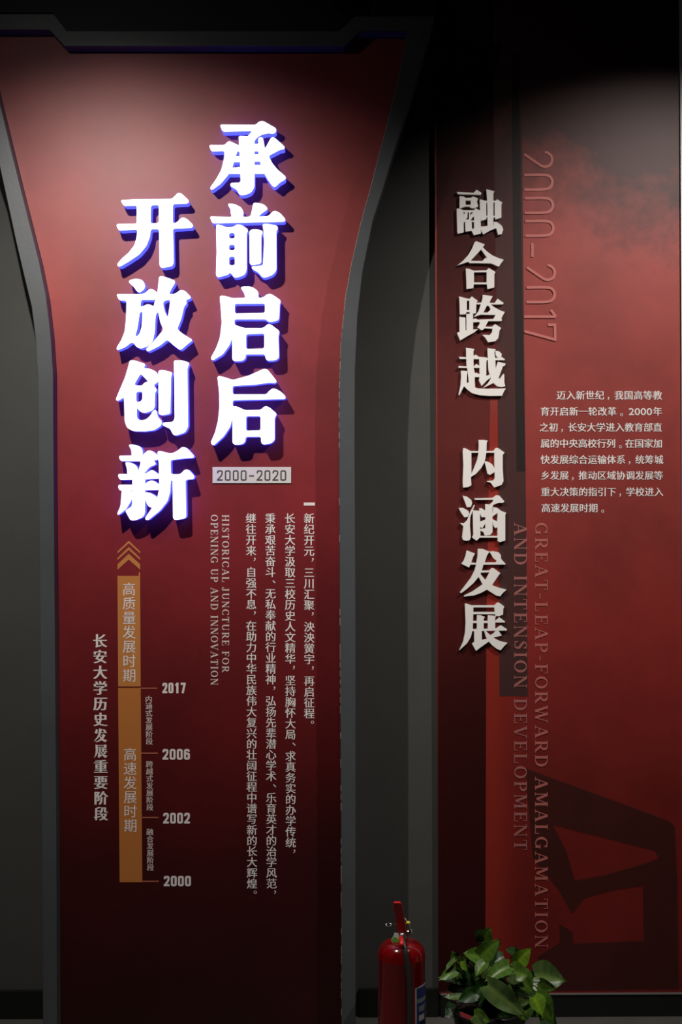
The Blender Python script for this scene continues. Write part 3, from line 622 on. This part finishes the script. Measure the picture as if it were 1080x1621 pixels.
# ---------------------------------------------------------------- fire extinguisher
EY = -.34
def E(px, py, dy=0): return P(px, py, EY+dy)
c0 = E(635.5, 1550); R0 = (E(673, 1550)-E(598, 1550)).x/2; cx, cy = c0.x, EY
ext = empty('fire_extinguisher', (cx, cy, 0), label='red fire extinguisher with black hose standing on the floor left of the plant', cat='fire extinguisher')
M['ext_red'] = mat('gloss_red_enamel', (.20, .002, .003), .16, .5, coat=.4)
M['lever_red'] = mat('red_lever', (.72, .012, .012), .35, .5)
M['chrome'] = mat('chrome', (.7, .7, .68), .18, .5, metal=1)
M['rubber'] = mat('black_rubber', (.03, .03, .03), .4, .5)
zs = E(636, 1488).z
prof = [(0, .012), (R0*.8, .012), (R0*.95, .02), (R0, .035)]
hs = zs-.030
prof += [(R0, hs-.022), (R0*1.012, hs-.020), (R0*1.012, hs-.014), (R0, hs-.012)]
for k in range(0, 11):
    a = k*math.pi/20; prof.append((R0*(.30+.70*math.cos(a)), hs-.010+.042*math.sin(a)))
prof += [(0, hs+.032)]
MB().lathe((cx, cy, 0), prof, 64).build('cylinder', M['ext_red'], ext, True)
MB().lathe((cx, cy, 0), [(0, 0), (R0*.93, 0), (R0*.97, .004), (R0*.97, .03), (R0*.9, .034), (0, .034)], 48).build('foot_ring', M['rubber'], ext, True)
zt = hs+.030
MB().lathe((cx, cy, zt), [(0, 0), (.017, 0), (.017, .012), (.013, .016), (.013, .036), (.0, .036)], 24).build('neck', M['chrome'], ext, True)
vb = MB(); vb.box((cx-.011, cy-.016, zt+.016), (cx+.011, cy+.014, zt+.040))
vb = vb.build('valve_body', M['chrome'], ext); bv = vb.modifiers.new('b', 'BEVEL'); bv.width = .003; bv.segments = 2
# squeeze lever: rises and leans, seen end-on; and the fixed carry handle under it
a = E(636.5, 1476, -.03); b = E(629, 1429, -.075)
lv = MB(); w2 = .0130
for i in range(9):
    pass
V = []; n = 8
for i in range(n+1):
    t = i/n; p = a.lerp(b, t); ww = w2*(1.0 if t < .9 else .75); th = .005
    V += [p+Vector((-ww, -.002, 0)), p+Vector((ww, -.002, 0)), p+Vector((ww*.9, th, .003)), p+Vector((-ww*.9, th, .003))]
Fc = [(0, 1, 2, 3), (n*4+3, n*4+2, n*4+1, n*4)]
for i in range(n):
    for k in range(4): Fc.append((i*4+k, i*4+(k+1) % 4, i*4+4+(k+1) % 4, i*4+4+k))
l = mesh_from('lever', V, Fc, M['lever_red'], ext); bv = l.modifiers.new('b', 'BEVEL'); bv.width = .002; bv.segments = 3
V = [v.copy() for v in V]
ch_ = MB(); q0 = Vector((cx, cy-.014, zt+.022)); q1 = Vector((cx-.002, cy-.085, zt+.012))
ch_.tube([q0, q0.lerp(q1, .5), q1], [.008, .0075, .006], 10); ch_.build('carry_handle', M['lever_red'], ext, True)
# pin with ring on the left, seal bead on the right
p0 = E(612, 1464, -.03); p1 = E(646, 1461, -.03)
MB().tube([E(620, 1463.6, -.03), E(634, 1462, -.03), p1], .0016, 8).build('safety_pin', M['chrome'], ext, True)
rg = MB(); rc_ = E(615.5, 1464, -.03)
rg.tube([rc_+Vector((.0075*math.cos(q*math.pi/8), .004*math.sin(q*math.pi/8), .0035*math.sin(q*math.pi/8))) for q in range(17)], .0014, 6); rg.build('pin_ring', M['chrome'], ext, True)
MB().ball(E(646.5, 1461, -.035), .0062, sc=(1, .8, .9)).build('seal_bead', mat('yellow_plastic', (.75, .68, .06), .35, .5), ext, True)
MB().tube([E(641, 1453, -.03), E(643.5, 1457, -.034), E(646, 1460, -.036), E(650, 1467, -.03), E(648, 1478, -.02)], .0009, 6).build('seal_wire', mat('pale_wire', (.6, .55, .35), .4), ext, True)
g = MB(); gc = E(649.5, 1475, -.02)
g.tube([gc+Vector((-.012, 0, 0)), gc+Vector((-.001, 0, 0))], .005, 12); g.ball(gc, .0095, sc=(.5, .8, 1.3)); g.build('pressure_gauge', M['chrome'], ext, True)
MB().ball(gc+Vector((.0035, -.002, 0)), .0075, sc=(.25, .8, 1.1)).build('gauge_dial', mat('gauge_dial', (.45, .5, .4), .3), ext, True)
# paper tag round the neck
tg = MB(); t0 = E(627, 1488, -.018)
tg.slab([[(619.5, 1489), (625, 1476.5), (631, 1478), (636, 1495), (633, 1498), (622, 1495)]], EY-.024, EY-.0225)
tg.build('neck_tag', mat('white_tag', (.8, .85, .7), .6), ext)
tg = MB(); tg.slab([[(620, 1489), (623, 1483), (630, 1485), (633.5, 1492), (630, 1493), (624, 1491.5)]], EY-.0252, EY-.0242); tg.build('tag_print', mat('green_print', (.2, .55, .08), .6), ext)
# hose
hp = [E(636, 1479, -.022), E(638, 1490, -.055), E(641.5, 1505, -.075), E(644, 1520, -.079), E(646.5, 1537, -.079), E(648.5, 1560, -.079), E(649, 1600, -.079), E(648.5, 1660, -.078)]
sm = []
for i in range(len(hp)-1):
    for t in range(6):
        p_1 = hp[max(i-1, 0)]; p2 = hp[i]; p3 = hp[i+1]; p4 = hp[min(i+2, len(hp)-1)]; t_ = t/6
        sm.append(.5*((2*p2)+(-p_1+p3)*t_+(2*p_1-5*p2+4*p3-p4)*t_*t_+(-p_1+3*p2-3*p3+p4)*t_**3))
sm.append(hp[-1])
MB().tube(sm, .0078, 14).build('hose', M['rubber'], ext, True)
MB().tube([hp[0]+Vector((0, .012, .002)), sm[3]], .0088, 14).build('hose_ferrule', M['chrome'], ext, True)
MB().tube([sm[24]+Vector((.0, .001, .0)), sm[27]], .0078, 14).build('hose_clip', M['rubber'], ext, True)
# curved paper label on the cylinder
def label_patch(a0, a1, z0, z1, m, name, out=.0006, parent=None, cut=0.0):
    V = []; Fc = []; n = 12
    for i in range(n+1):
        a = math.radians(a0+(a1-a0)*i/n); r = R0+out
        V += [(cx+r*math.cos(a), cy+r*math.sin(a), z0), (cx+r*math.cos(a), cy+r*math.sin(a), z1-cut*max(0, 1-i/n*6))]
    for i in range(n): Fc.append((2*i, 2*i+2, 2*i+3, 2*i+1))
    return mesh_from(name, V, Fc, m, parent or ext, True)
zl = E(664, 1552).z
white_l = mat('label_paper', (.45, .38, .38), .45); navy = mat('label_navy', (.02, .035, .13), .4); greyl = mat('label_grey', (.16, .19, .2), .45)
lb = label_patch(-58, 62, .05, zl, white_l, 'label', .0006, cut=.004)
label_patch(-53, 58, .055, zl-.005, navy, 'label_print', .0010, lb)
label_patch(-53, 58, zl-.047, zl-.035, greyl, 'label_band', .0014, lb)
z = zl-.056
k = 0
while z > .07:
    for a0_, a1_ in ((-47, -24), (-18, 0), (6, 26)):
        label_patch(a0_, a1_, z-.016, z, white_l if k % 2 else greyl, 'label_pictogram', .0014, lb)
    z -= .026; k += 1

# ---------------------------------------------------------------- potted plant
PY = -.36
def leaf_mat(name, c):
    m = mat(name, tuple(q*.6 for q in c), .36, .5); nt = m.node_tree; b = nt.nodes['Principled BSDF']
    N = nt.nodes.new; L = nt.links.new; at = N('ShaderNodeAttribute'); at.attribute_name = 'vein'
    mx = N('ShaderNodeMixRGB'); mx.inputs[1].default_value = (*c, 1); mx.inputs[2].default_value = (c[0]*2.3, c[1]*1.8, c[2]*1.6, 1)
    L(at.outputs['Fac'], mx.inputs[0]); 
    tc = N('ShaderNodeTexCoord'); n = N('ShaderNodeTexNoise'); n.inputs['Scale'].default_value = 35; L(tc.outputs['Object'], n.inputs['Vector'])
    m2 = N('ShaderNodeMixRGB'); m2.blend_type = 'MULTIPLY'; m2.inputs[0].default_value = .55; L(mx.outputs[0], m2.inputs[1]); L(n.outputs['Fac'], m2.inputs[2])
    L(m2.outputs[0], b.inputs['Base Color']); b.inputs['Subsurface Weight'].default_value = 0
    return m
LM = [leaf_mat('leaf_green', (.075, .18, .018)), leaf_mat('leaf_dark', (.018, .065, .012)), leaf_mat('leaf_lime', (.14, .30, .018)), leaf_mat('leaf_grey_green', (.085, .16, .04))]
pc_ = P(775, 1560, PY); pcx = pc_.x
plant = empty('potted_plant', (pcx, PY, 0), label='bushy green trailing houseplant with glossy pointed leaves right of the fire extinguisher', cat='plant')
pot = MB().lathe((pcx, PY, 0), [(0, 0), (.075, 0), (.08, .006), (.105, .138), (.112, .141), (.112, .155), (.102, .155), (.098, .138), (0, .135)], 40).build('pot', mat('black_ceramic_pot', (.012, .012, .013), .3, .5), plant, True)
MB().lathe((pcx, PY, .1355), [(0, .006), (.06, .007), (.097, .003)], 24).build('soil', mat('dark_soil', (.02, .014, .01), .95, .1, bump=.8), plant, True)
crown = Vector((pcx, PY, .155))
def leaf(base, tip, width, mi, roll=0.0, fold=.25, droop=.12):
    ax = tip-base; Lg = ax.length; t = ax.normalized()
    view = Vector((0, -1, .55)).normalized()
    s = t.cross(view).normalized(); nrm = s.cross(t).normalized()
    rm = Matrix.Rotation(roll, 3, t); s = rm @ s; nrm = rm @ nrm
    V = []; Fc = []; ve = []; n = 10; m_ = 3
    for i in range(n+1):
        u = i/n
        wv = width*.5*(math.sin(math.pi*min(1, (u+.06)**.62))**.85 if u < 1 else 0)
        if i == n: wv = width*.01
        back = -.10*Lg if i == 0 else 0
        for j in range(-m_, m_+1):
            v = j/m_
            p = base+t*(u*Lg + (-.12*Lg*abs(v) if u < .25 else 0)*(1-u*4 if u < .25 else 0)) + s*(wv*v)
            p += nrm*(fold*wv*abs(v)**1.3 - droop*Lg*u*u + .03*Lg*math.sin(u*9+v*2)*abs(v))
            V.append(p); ve.append(1.0 if j == 0 else (.35 if i % 2 == 0 else 0))
    k = 2*m_+1
    for i in range(n):
        for j in range(k-1): Fc.append((i*k+j, i*k+j+1, (i+1)*k+j+1, (i+1)*k+j))
    me = bpy.data.meshes.new('leaf'); me.from_pydata([tuple(v) for v in V], [], Fc); me.update()
    at = me.attributes.new('vein', 'FLOAT', 'POINT')
    for i, q in enumerate(ve): at.data[i].value = q
    for p_ in me.polygons: p_.use_smooth = True
    link('leaf', me, LM[mi], plant)
    # petiole
    mid = crown.lerp(base, .55)+Vector((0, 0, .03))
    st0 = crown+Vector(((base.x-crown.x)*.25, (base.y-crown.y)*.2, -.012))
    MB().tube([st0, mid, base+t*.004], [.0026, .0022, .0016], 6).build('stem', LM[1], plant, True)
def Q(x, y, dy): return P(670+x/4.696, 1460+y/4.696, PY+dy)
rnd = random.Random(11)
LV = [ # base, tip (crop pixels), depth, width in px, material, roll
 ((440,150),(500,35),.02,95,0,.3), ((415,120),(470,60),.05,80,1,-.4), ((420,260),(575,125),-.02,110,0,.2), ((470,330),(565,150),.02,80,1,-.6),
 ((700,300),(800,195),.02,100,2,.1), ((690,230),(615,200),.04,70,1,.5), ((720,310),(690,180),.05,60,1,-.3),
 ((430,270),(300,225),-.02,110,0,.3), ((345,300),(330,215),.0,100,3,-.2), ((300,290),(320,370),-.05,55,2,.9), ((250,300),(215,215),.01,80,0,.2),
 ((240,280),(160,360),-.04,60,3,1.0), ((330,400),(190,330),-.02,110,0,-.3), ((290,420),(110,400),-.02,90,1,.4), ((240,360),(115,425),-.05,70,0,.2),
 ((400,430),(310,330),-.03,100,1,.2), ((460,300),(380,400),-.06,80,0,.5), ((500,330),(395,430),-.04,80,3,-.4),
 ((640,330),(450,425),-.08,105,0,.35), ((560,320),(640,300),-.02,70,3,.8), ((640,380),(560,310),-.06,80,3,-.5),
 ((650,370),(790,400),-.05,130,0,.1), ((700,370),(830,540),-.04,120,0,-.2), ((640,400),(750,330),-.02,90,1,.3),
 ((830,400),(1070,435),-.02,185,3,.05), ((840,420),(910,330),.0,110,0,.4), ((870,440),(1000,510),-.05,70,0,.7),
 ((480,470),(790,720),-.12,135,3,.15), ((550,450),(720,650),-.09,110,0,-.5), ((690,560),(820,590),-.08,80,3,.6),
 ((830,540),(975,760),-.08,145,0,.2), ((820,560),(900,700),-.10,110,2,-.4), ((760,600),(740,760),-.08,110,0,.3),
 ((330,560),(145,548),-.05,60,3,.5), ((400,520),(250,590),-.06,90,1,.0), ((420,500),(400,620),-.06,110,1,.4), ((470,500),(380,440),-.03,120,1,0),
 ((540,520),(480,600),-.04,120,1,.2), ((600,500),(560,640),-.03,130,1,-.3), ((300,480),(170,500),-.01,100,1,.3), ((560,420),(520,520),.0,140,1,0),
 ((380,690),(500,745),-.13,95,0,.3), ((400,700),(440,780),-.14,70,3,.6), ((720,480),(640,560),.01,130,1,.1), ((800,470),(860,560),.02,120,1,.1),
 ((400,350),(440,470),.01,130,1,.2), ((330,480),(360,380),.02,130,1,-.2), ((600,260),(520,300),.05,90,1,.2), ((650,480),(800,520),.0,120,1,.3),
 ((860,600),(760,680),-.02,110,1,.2), ((250,640),(160,700),-.02,110,1,.3), ((900,700),(1000,790),-.03,100,1,.2), ((560,700),(640,800),-.05,130,1,.2)]
for (b_, t_, d_, wd, mi, rl) in LV:
    bp_ = Q(*b_, d_); tp = Q(*t_, d_-.018)
    leaf(bp_, tp, 1.28*wd/4.696*(PY-CAM.y)/F, mi, rl, fold=rnd.uniform(.15, .4), droop=rnd.uniform(.05, .16))
MB().slab([[(728, 1603.5), (731, 1602.5), (747, 1609), (746, 1614), (743, 1614.5), (730, 1609)]], PY-.125, PY-.1235).build('tag', mat('pink_red_tag', (.55, .06, .07), .5), plant)

for o in list(bpy.data.objects):
    if o.type == 'MESH' and o.data.users == 1: o.data.name = o.name
